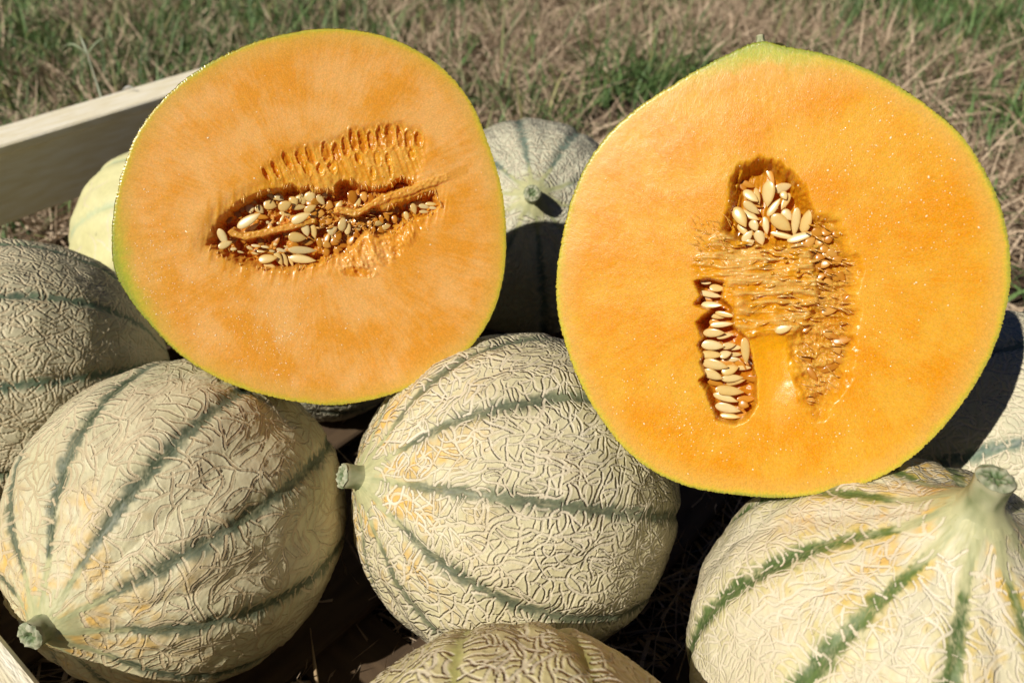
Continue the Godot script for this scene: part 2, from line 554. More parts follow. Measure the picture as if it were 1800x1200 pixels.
func carve_right(p: Vector2, n1: float, n2: float, n3: float) -> Vector4:
	carve_share = 0.0
	var z := 0.0
	var col := Vector3(0.64, 0.26, 0.008)
	if not whole_box.has_point(p): return Vector4(col.x, col.y, col.z, 0)
	var s4 := inside_by(p, channel_r)
	if s4 > -6.5:
		var k := smoothstep(-6.0, 4.5, s4 + n2 * 1.0) * smoothstep(-60.0, -20.0, p.y)
		z -= 2.3 * k
		carve_share = k * 0.9
		col = Vector3(0.76, 0.34, 0.004)
	var s3 := inside_by(p, right_r)
	if s3 > -5.0:
		var k := smoothstep(-3.0, 3.0, s3 + n2 * 2.2)
		var spike := noise.get_noise_3d(p.x * 1.6 + p.y * 0.8, p.y * 6.0 - p.x * 1.5, 300.0)
		z -= k * (3.6 - spike * 2.0 - n3 * 0.9)
		carve_share = maxf(carve_share, k * 0.85)
		col = col.lerp(Vector3(0.54, 0.22, 0.012).lerp(Vector3(0.64, 0.33, 0.06), clampf(0.5 + spike * 1.4, 0, 1)), k)
	var s1 := inside_by(p, pocket_r)
	if s1 > -4.0:
		var streak := noise.get_noise_3d(p.x * 5.0, p.y * 1.1, 400.0)
		var k := smoothstep(-2.0, 3.4, s1 + streak * 1.5 + n3 * 0.4)
		z = minf(z, -9.0 * k - streak * 1.2 * k)
		carve_share = maxf(carve_share, smoothstep(-3.5, 1.0, s1 + streak * 2.0) * 0.85)
		col = col.lerp(Vector3(0.58, 0.21, 0.008), k)
	var s2 := inside_by(p, column_r)
	if s2 > -3.0:
		var k := smoothstep(-0.4, 1.6, s2 + n3 * 0.35)
		z = minf(z, -8.5 * k + n2 * 1.2 * k)
		carve_share = maxf(carve_share, k * 0.9)
		col = col.lerp(Vector3(0.55, 0.17, 0.008), k)
	var s5 := inside_by(p, mass_r)
	if s5 > -3.0:
		var k := smoothstep(-1.0, 1.6, s5 + n2 * 0.9 + n3 * 0.4)
		var fib := noise.get_noise_3d(p.x * 1.3 + p.y * 0.5, p.y * 7.5 - p.x * 1.3, 500.0)
		var fib2 := fine.get_noise_3d(p.x * 0.25, p.y * 0.9 - p.x * 0.16, 510.0)
		z = lerpf(z, -0.4 + fib * 1.8 + fib2 * 0.6 + n1 * 2.4 + n2 * 0.8, k)
		carve_share = maxf(carve_share, k * 0.85)
		var gold := Vector3(0.66, 0.29, 0.010).lerp(Vector3(0.66, 0.39, 0.11), clampf(0.5 + fib * 1.6 + fib2 * 0.5, 0, 1))
		col = col.lerp(gold, k)
	return Vector4(col.x, col.y, col.z, z)


func dome_mesh(radii: Array, back: float, stem_at: float, seed_: int) -> ArrayMesh:
	var rows := 70
	var columns := 280
	var v := PackedVector3Array()
	var c := PackedColorArray()
	var uv := PackedVector2Array()
	for i in rows + 1:
		var t := PI / 2 * i / rows
		for j in columns + 1:
			var a := TAU * j / columns
			var rr := radius_at(radii, a) + 0.42 * fine.get_noise_2d(cos(a) * 190.0, sin(a) * 190.0)
			if seed_ == 1: rr += 1.5 * exp(-pow(angle_difference(a, stem_at) / 0.075, 2.0))
			var dir := Vector3(cos(a) * cos(t), sin(a) * cos(t), -sin(t))
			var n1 := noise.get_noise_3dv(dir * 70.0)
			var n3 := fine.get_noise_3dv(dir * 70.0)
			v.append(Vector3(dir.x * rr, dir.y * rr, dir.z * back + n1 * 0.8 * sin(t)) * 0.001)
			# ribs run from the stem end to the blossom end
			var ax := Vector3(cos(stem_at), sin(stem_at), 0)
			var side := Vector3(-sin(stem_at), cos(stem_at), 0)
			var lon := atan2(-dir.z, dir.dot(side)) / PI * 5.0
			var off: float = absf(lon - roundf(lon)) * 44.0 * sqrt(maxf(0.0, 1.0 - pow(dir.dot(ax), 2.0)))
			var col := Color(0.56, 0.52, 0.27).lerp(Color(0.50, 0.50, 0.22), clampf(0.5 + n1, 0, 1))
			col = col.lerp(Color(0.10, 0.19, 0.08), (1.0 - smoothstep(1.2, 3.4, off + n3)) * 0.85 * smoothstep(0.05, 0.2, t))
			col = col.lerp(Color(0.68, 0.60, 0.14), 1.0 - smoothstep(0.02, 0.07, t))
			c.append(col)
			uv.append(Vector2(a / TAU, t / PI))
	return sheet(rows, columns, v, c, uv)


func seed_mesh(seed_: int) -> ArrayMesh:
	var rows := 12
	var columns := 14
	var rng := RandomNumberGenerator.new()
	rng.seed = seed_
	var plump := rng.randf_range(0.85, 1.1)
	var v := PackedVector3Array()
	var c := PackedColorArray()
	for i in rows + 1:
		var t := PI * i / rows
		var x := -cos(t)
		var wide := pow(sin(t), 1.1) * (1.0 - 0.30 * x) * 0.5 * (1.0 - 0.2 * smoothstep(0.4, 1.0, x))
		if x > 0.85: wide *= 0.9
		for j in columns + 1:
			var a := TAU * j / columns
			var zz := sin(a)
			zz = signf(zz) * pow(absf(zz), 0.85)
			v.append(Vector3(x * 0.5, cos(a) * wide, zz * wide * 0.25 * plump))
			var margin := clampf(pow(absf(cos(a)), 3.0) * 0.8 + smoothstep(0.4, 1.0, x) * 0.6 + 0.25 * smoothstep(-0.7, -1.0, x) + rng.randf_range(-0.08, 0.08), 0.0, 1.0)
			c.append(Color.WHITE.lerp(Color(0.80, 0.62, 0.36), margin))
	return sheet(rows, columns, v, c, PackedVector2Array())


func put_seed(parent: Node3D, at: Vector3, length: float, width: float, angle: float, mat: Material, rng: RandomNumberGenerator, tilt := 0.35) -> void:
	var o := obj("seed", seed_shapes[rng.randi() % seed_shapes.size()], mat, parent)
	var b := Basis(Vector3.FORWARD, angle)
	b = Basis(b.x, rng.randf_range(-tilt, tilt)) * Basis(b.y, rng.randf_range(-tilt, tilt) * 0.6) * b
	o.transform = Transform3D(b.scaled_local(Vector3(length, width, width)), at)


func strand(st: SurfaceTool, a: Vector3, b: Vector3, bend: Vector3, r: float, col: Color) -> void:
	var n := 7
	var sides := 5
	var ring := []
	var along := (b - a).normalized()
	var x := along.cross(Vector3(0.1, 0.2, 1)).normalized()
	var y := along.cross(x)
	for i in n + 1:
		var t := float(i) / n
		var p := a.lerp(b, t) + bend * sin(t * PI) * 1.0
		var rr := r * (0.25 + 0.75 * sin(clampf(t * 1.15 + 0.05, 0, 1) * PI))
		var row := []
		for j in sides:
			var q := TAU * j / sides
			row.append(p + (x * cos(q) + y * sin(q) * 0.7) * rr)
		ring.append(row)
	for i in n:
		for j in sides:
			var k := (j + 1) % sides
			for p in [ring[i][j], ring[i + 1][j], ring[i][k], ring[i][k], ring[i + 1][j], ring[i + 1][k]]:
				st.set_color(col)
				st.set_smooth_group(0)
				st.add_vertex(p)


func strands_mesh(list: Array) -> ArrayMesh:
	var st := SurfaceTool.new()
	st.begin(Mesh.PRIMITIVE_TRIANGLES)
	for s in list: strand(st, s[0], s[1], s[2], s[3], s[4])
	st.generate_normals()
	return st.commit()


func random_in(poly: PackedVector2Array, rng: RandomNumberGenerator) -> Vector2:
	var r := box_of(poly, 0.0)
	for i in 200:
		var p := r.position + Vector2(rng.randf(), rng.randf()) * r.size
		if Geometry2D.is_point_in_polygon(p, poly): return p
	return r.get_center()


func droplets(parent: Node3D, radii: Array, count: int, seed_: int, zones: Array, poly_list: Array, mat: Material) -> void:
	var rng := RandomNumberGenerator.new()
	rng.seed = seed_
	var ball := SphereMesh.new()
	ball.radius = 1.0; ball.height = 2.0; ball.radial_segments = 10; ball.rings = 6
	var places: Array[Transform3D] = []
	while places.size() < count:
		var zone: Array = zones[rng.randi() % zones.size()]
		var p: Vector2 = zone[0] + Vector2(rng.randfn(), rng.randfn()) * zone[1]
		if p.length() > radius_at(radii, p.angle()) - 4.0: continue
		var bad := false
		for poly in poly_list:
			if Geometry2D.is_point_in_polygon(p, poly): bad = true
		if bad: continue
		var r := rng.randf_range(0.07, 0.2) * (1.6 if rng.randf() < 0.1 else 1.0)
		var z := noise.get_noise_3d(p.x, p.y, zone[2]) * 0.15
		places.append(Transform3D(Basis(Vector3.FORWARD, rng.randf() * TAU).scaled_local(Vector3(r * rng.randf_range(0.8, 1.6), r, r * 0.7) * 0.001), Vector3(p.x, p.y, z) * 0.001))
	var mm := MultiMesh.new()
	mm.transform_format = MultiMesh.TRANSFORM_3D
	mm.mesh = ball
	mm.instance_count = places.size()
	for i in places.size(): mm.set_instance_transform(i, places[i])
	var o := MultiMeshInstance3D.new()
	o.multimesh = mm
	o.material_override = mat
	o.name = "juice_drops"
	o.set_meta("kind", "stuff")
	parent.add_child(o, true)


func flesh_material(seed_: int) -> StandardMaterial3D:
	var m := std(Color.WHITE, 0.30, true)
	m.clearcoat_enabled = true
	m.clearcoat = 0.12
	m.clearcoat_roughness = 0.15
	m.metallic_specular = 0.35
	m.subsurf_scatter_enabled = true
	m.subsurf_scatter_strength = 0.35
	m.uv1_triplanar = true
	m.uv1_scale = Vector3(38, 38, 38)
	m.heightmap_enabled = true
	m.heightmap_texture = noise_texture(512, 0.11, seed_, 2)
	m.heightmap_scale = 0.004
	return m


# ---------------------------------------------------------------- crate and grass

func bevel_box(size: Vector3, b := 0.0012) -> ArrayMesh:
	var st := SurfaceTool.new()
	st.begin(Mesh.PRIMITIVE_TRIANGLES)
	var h := size / 2.0
	var pts := {}
	for s in [-1, 1]:
		for t in [-1, 1]:
			for u in [-1, 1]:
				pts[Vector3i(s, t, u)] = [Vector3(s * h.x, t * (h.y - b), u * (h.z - b)), Vector3(s * (h.x - b), t * h.y, u * (h.z - b)), Vector3(s * (h.x - b), t * (h.y - b), u * h.z)]
	var quad := func(a: Vector3, c: Vector3, d: Vector3, e: Vector3, out: Vector3):
		var order := [a, c, d, a, d, e]
		if (c - a).cross(d - a).dot(out) > 0: order = [a, d, c, a, e, d]
		for p in order:
			st.set_smooth_group(-1)
			st.add_vertex(p)
	var ax := [Vector3i(1, 0, 0), Vector3i(0, 1, 0), Vector3i(0, 0, 1)]
	for k in 3:
		var e1: Vector3i = ax[(k + 1) % 3]
		var e2: Vector3i = ax[(k + 2) % 3]
		for s in [-1, 1]:
			var f: Vector3i = ax[k] * s
			quad.call(pts[f + e1 + e2][k], pts[f - e1 + e2][k], pts[f - e1 - e2][k], pts[f + e1 - e2][k], Vector3(f))
			for t in [-1, 1]:
				var g: Vector3i = f + e1 * t
				var j := (k + 1) % 3
				quad.call(pts[g + e2][k], pts[g - e2][k], pts[g - e2][j], pts[g + e2][j], Vector3(g))
	for s in pts:
		var p: Array = pts[s]
		var out := Vector3(s)
		var order := [p[0], p[1], p[2]]
		if (p[1] - p[0]).cross(p[2] - p[0]).dot(out) > 0: order = [p[0], p[2], p[1]]
		for q in order:
			st.set_smooth_group(-1)
			st.add_vertex(q)
	st.generate_normals()
	return st.commit()


func board(called: String, parent: Node3D, size: Vector3, at: Vector3, mat: Material, turn := 0.0) -> MeshInstance3D:
	var o := obj(called, bevel_box(size), mat, parent)
	o.position = at
	o.rotation.y = turn
	return o


func blade_mesh(seed_: int, droop: float, parts := 5) -> ArrayMesh:
	var rng := RandomNumberGenerator.new()
	rng.seed = seed_
	var st := SurfaceTool.new()
	st.begin(Mesh.PRIMITIVE_TRIANGLES)
	var p := Vector3.ZERO
	var pitch := rng.randf_range(0.0, 0.25)
	var twist := rng.randf_range(-0.6, 0.6)
	var rows := []
	for i in parts + 1:
		var t := float(i) / parts
		var wide := 0.5 * (1.0 - pow(t, 2.2)) + 0.02
		var side := Vector3(1, 0, twist * 0.012 * t)
		p.x = twist * 9.0 * t * t      # sideways sweep, in blade widths
		rows.append([p - side * wide, p + Vector3(0, 0, -0.012 * wide), p + side * wide])
		p += Vector3(0, cos(pitch), sin(pitch)) * Vector3(1, 1.0 / parts, 1.0 / parts) * Vector3(1, 1, 1)
		pitch += droop / parts * rng.randf_range(0.6, 1.4)
	for i in parts:
		for j in 2:
			for q in [rows[i][j], rows[i + 1][j], rows[i][j + 1], rows[i][j + 1], rows[i + 1][j], rows[i + 1][j + 1]]:
				st.set_smooth_group(0)
				st.add_vertex(q)
	st.generate_normals()
	return st.commit()


func lawn(called: String, label: String, category: String, meshes: Array, places: Array, colours: Array, mat: Material) -> void:
	# one MultiMesh per blade shape, all parts of one mass
	var root := Node3D.new()
	root.name = numbered(called)
	add_child(root)
	tag(root, label, category, "", "stuff")
	for m in meshes.size():
		var mm := MultiMesh.new()
		mm.transform_format = MultiMesh.TRANSFORM_3D
		mm.use_colors = true
		mm.mesh = meshes[m]
		mm.instance_count = places[m].size()
		for i in places[m].size():
			mm.set_instance_transform(i, places[m][i])
			mm.set_instance_color(i, colours[m][i])
		var o := MultiMeshInstance3D.new()
		o.multimesh = mm
		o.material_override = mat
		o.name = "blades"
		o.set_meta("kind", "stuff")
		root.add_child(o, true)


const CORNER := Vector3(-0.467, 0, -0.412)
const ALONG := Vector3(0.64, 0, -0.77)     # the long left side of the crate
const ACROSS := Vector3(0.77, 0, 0.64)


func in_crate(x: float, z: float, margin: float) -> bool:
	var d := Vector3(x, 0, z) - CORNER
	var a := d.dot(ALONG)
	var b := d.dot(ACROSS)
	return a > -margin and a < 0.45 + margin and b > -margin and b < 0.80 + margin


func _ready() -> void:
	# ---------------- camera, sky, sun, exposure
	var cam := Camera3D.new()
	cam.name = "camera"
	add_child(cam)
	var lens := CameraAttributesPhysical.new()
	lens.frustum_focal_length = 29.96
	lens.frustum_focus_distance = 0.30
	lens.exposure_aperture = 14.0
	lens.frustum_near = 0.01
	lens.frustum_far = 400.0
	cam.attributes = lens
	cam.fov = 43.66
	cam.near = 0.01
	cam.far = 400.0
	cam.position = Vector3(0, 0.342, 0)
	cam.rotation_degrees = Vector3(-36, 0, 0)
	cam.current = true
	var env := Environment.new()
	env.background_mode = Environment.BG_SKY
	var sky := Sky.new()
	var air := ProceduralSkyMaterial.new()
	air.sky_top_color = Color(0.16, 0.30, 0.58)
	air.sky_horizon_color = Color(0.55, 0.66, 0.80)
	air.sky_curve = 0.12
	air.ground_bottom_color = Color(0.20, 0.16, 0.11)
	air.ground_horizon_color = Color(0.45, 0.45, 0.42)
	air.sky_energy_multiplier = 0.45
	sky.sky_material = air
	env.sky = sky
	env.tonemap_mode = Environment.TONE_MAPPER_LINEAR
	env.tonemap_exposure = 1.0
	env.sdfgi_enabled = true
	env.ssao_enabled = true
	env.ssil_enabled = true
	var we := WorldEnvironment.new()
	we.name = "world_environment"
	we.environment = env
	add_child(we)
	var sun := DirectionalLight3D.new()
	sun.name = "sun"
	sun.light_energy = 1.5
	sun.light_color = Color(1.0, 0.965, 0.905)
	sun.light_angular_distance = 0.5
	sun.shadow_enabled = true
	add_child(sun)
	sun.look_at_from_position(SUN, Vector3.ZERO, Vector3.UP)

	noise.seed = 5
	noise.frequency = 0.045
	noise.fractal_octaves = 3
	fine.seed = 9
	fine.frequency = 0.55
	fine.fractal_octaves = 2

	build_ground()
	build_crate()
	build_melons()
	build_halves()
	build_grass()


func build_ground() -> void:
	var g := PlaneMesh.new()
	g.size = Vector2(500, 500)
	var m := std(Color.WHITE, 0.95)
	m.albedo_texture = colour_texture(512, 0.02, 21, Color(0.17, 0.125, 0.09), Color(0.40, 0.33, 0.245), 5)
	m.uv1_triplanar = true
	m.uv1_world_triplanar = true
	m.uv1_scale = Vector3(2.3, 2.3, 2.3)
	m.heightmap_enabled = true
	m.heightmap_texture = noise_texture(512, 0.03, 22, 5)
	m.heightmap_scale = 1.2
	tag(obj("ground", g, m), "", "", "", "structure")


func build_crate() -> void:
	var wood := std(Color.WHITE, 0.75)
	wood.albedo_texture = colour_texture(512, 0.012, 31, Color(0.91, 0.87, 0.74), Color(0.98, 0.965, 0.91), 5)
	wood.uv1_triplanar = true
	wood.uv1_scale = Vector3(5, 26, 26)
	wood.heightmap_enabled = true
	wood.heightmap_texture = noise_texture(512, 0.05, 33, 4)
	wood.heightmap_scale = 0.03
	var brown := std(Color.WHITE, 0.85)      # the floor is grey-brown with earth
	brown.albedo_texture = colour_texture(256, 0.012, 35, Color(0.25, 0.19, 0.13), Color(0.36, 0.29, 0.21), 4)
	brown.uv1_triplanar = true
	brown.uv1_scale = Vector3(5, 26, 26)
	var b := Basis(ALONG, Vector3.UP, -ACROSS)
	# in the crate's axes: x along the left side, -z across it
	var t := thing("crate", "pale wooden fruit crate of thin planks holding all the melons", "crate", Transform3D(b.orthonormalized(), CORNER))
	var lx := 0.45
	var lz := 0.80
	board("top_rail", t, Vector3(lx + 0.02, 0.007, 0.034), Vector3(lx / 2 - 0.06, 0.1165, -0.017), wood)
	board("side_board", t, Vector3(lx + 0.02, 0.046, 0.026), Vector3(lx / 2 - 0.06, 0.0898, -0.0175), wood)
	board("top_rail", t, Vector3(lz, 0.007, 0.026), Vector3(-0.0085, 0.0985, -lz / 2 - 0.036), wood, PI / 2)
	board("side_board", t, Vector3(lz, 0.036, 0.010), Vector3(-0.0065, 0.0768, -lz / 2 - 0.036), wood, PI / 2)
	board("side_board", t, Vector3(lz, 0.040, 0.010), Vector3(-0.0065, 0.028, -lz / 2 - 0.036), wood, PI / 2)
	board("side_board", t, Vector3(lz, 0.040, 0.010), Vector3(lx + 0.005, 0.030, -lz / 2), wood, PI / 2)
	board("side_board", t, Vector3(lx, 0.046, 0.012), Vector3(lx / 2, 0.030, -lz - 0.008), wood)
	for q in [[0.006, -0.048], [0.006, -lz + 0.012], [lx - 0.015, -lz + 0.012]]:
		board("corner_post", t, Vector3(0.022, 0.085, 0.022), Vector3(q[0], 0.052, q[1]), wood)
	for i in 8:
		board("floor_slat", t, Vector3(lx + 0.03, 0.005, 0.066), Vector3(lx / 2 - 0.016, 0.0095, -0.10 - 0.094 * i), brown)
	for i in 2:
		board("floor_batten", t, Vector3(lz - 0.06, 0.006, 0.04), Vector3(0.11 + 0.22 * i, 0.0038, -lz / 2), brown, PI / 2)


func build_melons() -> void:
	var tan_ridge := colour_texture(128, 0.03, 41, Color(0.74, 0.67, 0.53), Color(0.86, 0.80, 0.68))
	var white_ridge := colour_texture(128, 0.03, 42, Color(0.82, 0.77, 0.66), Color(0.90, 0.87, 0.79))
	var cream := Color(0.63, 0.59, 0.375)
	var cream_b := Color(0.66, 0.61, 0.435)
	var look_a := {"cream": cream, "cream_b": cream_b, "stripe": Color(0.022, 0.050, 0.024), "stripe_b": Color(0.115, 0.150, 0.105), "wide": 4.3, "yellow": 0.75, "neck": 0.007}
	melon("large melon at the lower left, long loose net ridges, stem at the bottom left corner", Vector3(-0.1324, 0.0825, -0.2354), Vector3(-0.27, 0.30, 0.915), 0.35, 0.0626, 1.06, [320, 640], [1536, 26000, 34.0, 0.60, 2.1, 0.6, 1.7], look_a, 1, [0.0108, 0.0049, 0.0095, 0.0008], 0.055, tan_ridge)
	var look_b := {"cream": Color(0.64, 0.585, 0.36), "cream_b": Color(0.66, 0.62, 0.43), "stripe": Color(0.028, 0.055, 0.036), "stripe_b": Color(0.125, 0.165, 0.10), "wide": 4.2, "yellow": 0.9, "neck": 0.005, "strength": 0.85}
	melon("melon in the middle below both cut halves, short green stem pointing left", Vector3(0.0012, 0.08, -0.2511), Vector3(-0.8167, 0.4732, 0.3302), 1.1, 0.0668, 1.0, [320, 640], [1536, 40000, 18.0, 0.58, 2.0, 0.5, 1.05], look_b, 2, [0.0128, 0.0048, 0.0088, 0.0], 0.10, white_ridge)
	var look_c := {"cream": Color(0.66, 0.61, 0.42), "cream_b": Color(0.67, 0.63, 0.47), "halo": Color(0.58, 0.52, 0.14), "stripe": Color(0.018, 0.070, 0.010), "stripe_b": Color(0.075, 0.150, 0.035), "wide": 5.0, "yellow": 0.75, "neck": 0.0145, "bump": 0.0002}
	melon("upright melon at the lower right, bold green stripes, thick cut stem on top", Vector3(0.1318, 0.0800, -0.1735), Vector3(0.03, 0.998, 0.045), 0.2, 0.0690, 1.0, [320, 640], [1536, 44000, 16.0, 0.48, 2.7, 0.35, 0.95], look_c, 3, [0.0150, 0.0056, 0.0098, 0.0], 0.035, white_ridge)
	var look_d := {"cream": Color(0.60, 0.53, 0.30), "cream_b": Color(0.62, 0.57, 0.29), "stripe": Color(0.36, 0.36, 0.12), "stripe_b": Color(0.44, 0.44, 0.16), "wide": 3.2, "yellow": 0.2}
	melon("melon cut off by the bottom edge, thick worm-like net and dull olive stripes", Vector3(0.0008, 0.073, -0.1143), Vector3(0.05, 0.1, 1), 0.5, 0.0635, 1.0, [200, 400], [1024, 24000, 16.0, 0.75, 2.4, 0.6, 1.2], look_d, 4, [], 0.085, white_ridge)
	var look_e := {"cream": Color(0.58, 0.53, 0.37), "cream_b": Color(0.52, 0.49, 0.33), "stripe": Color(0.045, 0.095, 0.065), "stripe_b": Color(0.13, 0.20, 0.12), "wide": 3.2, "yellow": 0.2}
	melon("melon at the left edge with dense fine net and dark stripes running right", Vector3(-0.2464, 0.0785, -0.3341), Vector3(-0.92, 0.14, 0.37), 0.3, 0.0665, 1.02, [220, 440], [1026, 36000, 12.0, 0.52, 2.0, 0.3, 0.95], look_e, 5, [], 0.085, tan_ridge)
	var look_f := {"cream": Color(0.66, 0.64, 0.34), "cream_b": Color(0.70, 0.68, 0.38), "stripe": Color(0.42, 0.52, 0.33), "stripe_b": Color(0.50, 0.58, 0.38), "wide": 2.6, "yellow": 0.0, "bump": 0.0001, "strength": 0.7}
	melon("smooth pale yellow melon without net, behind the left cut half by the crate wall", Vector3(-0.2080, 0.0755, -0.4697), Vector3(0.75, 0.6, 0.25), 0.3, 0.0625, 1.0, [160, 320], [512, 140, 20.0, 0.5, 4.0, 0.2, 4.0], look_f, 6, [], 0.02, white_ridge)
	var look_g := {"cream": Color(0.56, 0.56, 0.42), "cream_b": Color(0.62, 0.61, 0.47), "stripe": Color(0.06, 0.105, 0.085), "stripe_b": Color(0.16, 0.22, 0.18), "wide": 4.0, "yellow": 0.0, "lobe": 0.7, "groove": 1.5}
	melon("whitish melon at the back between the cut halves, its green stem facing us", Vector3(0.0109, 0.079, -0.4847), Vector3(0.016, 0.684, 0.729), 0.0, 0.0675, 1.0, [220, 440], [1028, 36000, 12.0, 0.5, 2.4, 0.5, 0.95], look_g, 7, [0.019, 0.0048, 0.0082, -0.003], 0.12, white_ridge)
	var look_h := {"cream": Color(0.58, 0.56, 0.40), "cream_b": Color(0.62, 0.58, 0.40), "stripe": Color(0.06, 0.11, 0.10), "stripe_b": Color(0.12, 0.19, 0.14), "wide": 3.4, "yellow": 0.0}
	melon("melon at the right edge, mostly shaded by the right cut half", Vector3(0.2200, 0.0775, -0.2740), Vector3(0.9, 0.45, 0.1), 0.4, 0.0650, 1.0, [200, 400], [1026, 36000, 12.0, 0.52, 2.0, 0.3, 0.95], look_h, 8, [], 0.07, white_ridge)
	melon("melon wedged under the left cut half, only a dark sliver showing", Vector3(-0.108, 0.070, -0.398), Vector3(0.2, 0.3, -1), 0.0, 0.058, 1.0, [120, 240], [1026, 36000, 12.0, 0.52, 2.0, 0.3, 0.95], look_h, 9, [], 0.07, white_ridge)


func build_halves() -> void:
	for i in 4: seed_shapes.append(seed_mesh(100 + i))
	var creams := []
	for col in [Color(0.76, 0.58, 0.26), Color(0.77, 0.62, 0.32), Color(0.74, 0.52, 0.19), Color(0.66, 0.48, 0.18)]:
		var m := std(col, 0.28, true)
		m.metallic_specular = 0.55
		m.clearcoat_enabled = true
		m.clearcoat = 0.5
		m.clearcoat_roughness = 0.12
		m.subsurf_scatter_enabled = true
		m.subsurf_scatter_strength = 0.05
		creams.append(m)
	var ambers := []
	for col in [Color(0.56, 0.25, 0.025), Color(0.62, 0.32, 0.06), Color(0.50, 0.20, 0.015)]:
		var m := std(col, 0.3, true)
		m.clearcoat_enabled = true
		m.clearcoat = 0.6
		m.clearcoat_roughness = 0.1
		ambers.append(m)
	var pulp := std(Color.WHITE, 0.22, true)
	pulp.metallic_specular = 0.6
	pulp.subsurf_scatter_enabled = true
	pulp.subsurf_scatter_strength = 0.08
	var juice := std(Color(0.95, 0.78, 0.5), 0.08)
	juice.metallic_specular = 0.7
	var net_im: PackedByteArray = nets[[1026, 36000, 12.0, 0.52, 2.0, 0.3, 0.95]]
	var ridge := colour_texture(64, 0.05, 43, Color(0.78, 0.72, 0.58), Color(0.86, 0.80, 0.68))
	var skin := skin_material(net_im, 1026, 513, ridge, 0.06)

	# ---- the right half
	sketch_right()
	var radii_r := [65.9, 65.8, 65.5, 65.3, 65.3, 65.7, 65.5, 66.1, 67.6, 69.5, 71.7, 73.8, 72.8, 72.3, 73.4, 74.8, 75.4, 75.2, 75.0, 75.9, 76.7, 76.9, 77.5, 78.4, 79.6, 79.6, 77.9, 75.5, 74.4, 73.3, 72.8, 71.7, 69.6, 67.8, 66.8, 66.2]
	var nr := Vector3(-0.2848, 0.4997, 0.818).normalized()
	var xr := Vector3(0.9444, 0, 0.3288).normalized()
	var t := thing("melon_half", "right cut melon half, bright orange flesh, tall seed cavity full of fibres", "melon half", Transform3D(Basis(xr, nr.cross(xr), nr), Vector3(0.0885, 0.1969, -0.2375)), "cut melon halves leaning on the whole melons")
	obj("rind", dome_mesh(radii_r, 66.0, 1.86, 1), skin, t)
	obj("flesh", face_mesh(radii_r, 400, 1.86, Color(0.72, 0.375, 0.032), Color(0.70, 0.285, 0.005), 2), flesh_material(51), t)
	var nub := obj("stem", stem_mesh(0.0045, 0.0014, 0.0075, 12), std(Color.WHITE, 0.6, true), t)
	nub.transform = Transform3D(Basis(Vector3.BACK, 0.25), Vector3(-0.0213, 0.0712, -0.0080))
	var rng := RandomNumberGenerator.new()
	rng.seed = 300
	for q in [[412, 190, 72, 40, 40, 5], [440, 190, 70, 26, 80, 6], [486, 183, 100, 56, 95, 4], [548, 158, 70, 42, -15, 6], [552, 192, 36, 30, 60, 4], [558, 215, 70, 30, 115, 5], [510, 238, 80, 32, -55, 4], [415, 238, 78, 36, 40, 5], [367, 277, 90, 52, 60, 3], [408, 268, 80, 32, 30, 6], [426, 312, 48, 40, 60, 4], [378, 328, 60, 32, 50, 5], [398, 355, 56, 36, -50, 4], [450, 362, 60, 44, 70, 4], [403, 385, 50, 34, -30, 3], [540, 303, 92, 58, 40, 3], [565, 270, 52, 40, 50, 5], [600, 300, 110, 36, 95, 4], [645, 295, 95, 48, -70, 4], [622, 360, 105, 36, -15, 3], [555, 355, 110, 24, 15, 5], [475, 310, 70, 30, 80, 7],
			[265, 570, 60, 34, 5, 4], [235, 597, 90, 28, 10, 5], [240, 640, 85, 30, 5, 4], [300, 680, 80, 24, 10, 4], [285, 722, 90, 26, -5, 4], [250, 758, 85, 40, -5, 3.4], [300, 770, 70, 24, -15, 5], [245, 810, 92, 44, 5, 3.2], [315, 812, 55, 30, -10, 4.5], [240, 850, 90, 36, 0, 3.2], [300, 848, 50, 36, -20, 4], [255, 892, 105, 52, 5, 3], [320, 912, 70, 46, -20, 4], [245, 935, 85, 46, 20, 3], [330, 948, 85, 34, -5, 4], [345, 965, 75, 26, -15, 5], [318, 1000, 112, 44, 5, 3], [300, 1032, 100, 34, 15, 3.6], [310, 1075, 100, 44, 10, 3.2], [320, 1110, 80, 26, 5, 4.4], [340, 820, 60, 26, 0, 6], [330, 872, 60, 24, -10, 6], [380, 905, 60, 22, 0, 6], [345, 850, 50, 22, 0, 6], [388, 828, 105, 38, 85, 1.2], [548, 733, 65, 36, -15, -0.8], [215, 545, 44, 22, 10, 4], [270, 690, 60, 22, 5, 5]]:
		var p: Vector2 = to_r * Vector2(q[0], q[1])
		put_seed(t, Vector3(p.x, p.y, -q[5]) * 0.001, q[2] * 0.086 * 0.001, q[3] * 0.077 * 0.001, deg_to_rad(q[4]) - 0.18, creams[rng.randi() % 3], rng)
	for q in [[660, 380], [700, 380], [735, 370], [720, 410], [750, 430], [700, 440], [670, 420], [690, 345], [640, 430], [720, 470], [700, 520], [740, 510], [775, 520], [770, 350], [730, 340], [770, 455], [690, 480], [735, 545], [640, 395], [380, 1055]]:
		var p: Vector2 = to_r * Vector2(q[0], q[1])
		put_seed(t, Vector3(p.x, p.y, -2.6) * 0.001, rng.randf_range(3.0, 4.2) * 0.001, rng.randf_range(2.4, 3.1) * 0.001, rng.randf_range(-1.2, 0.4), ambers[rng.randi() % 3], rng)
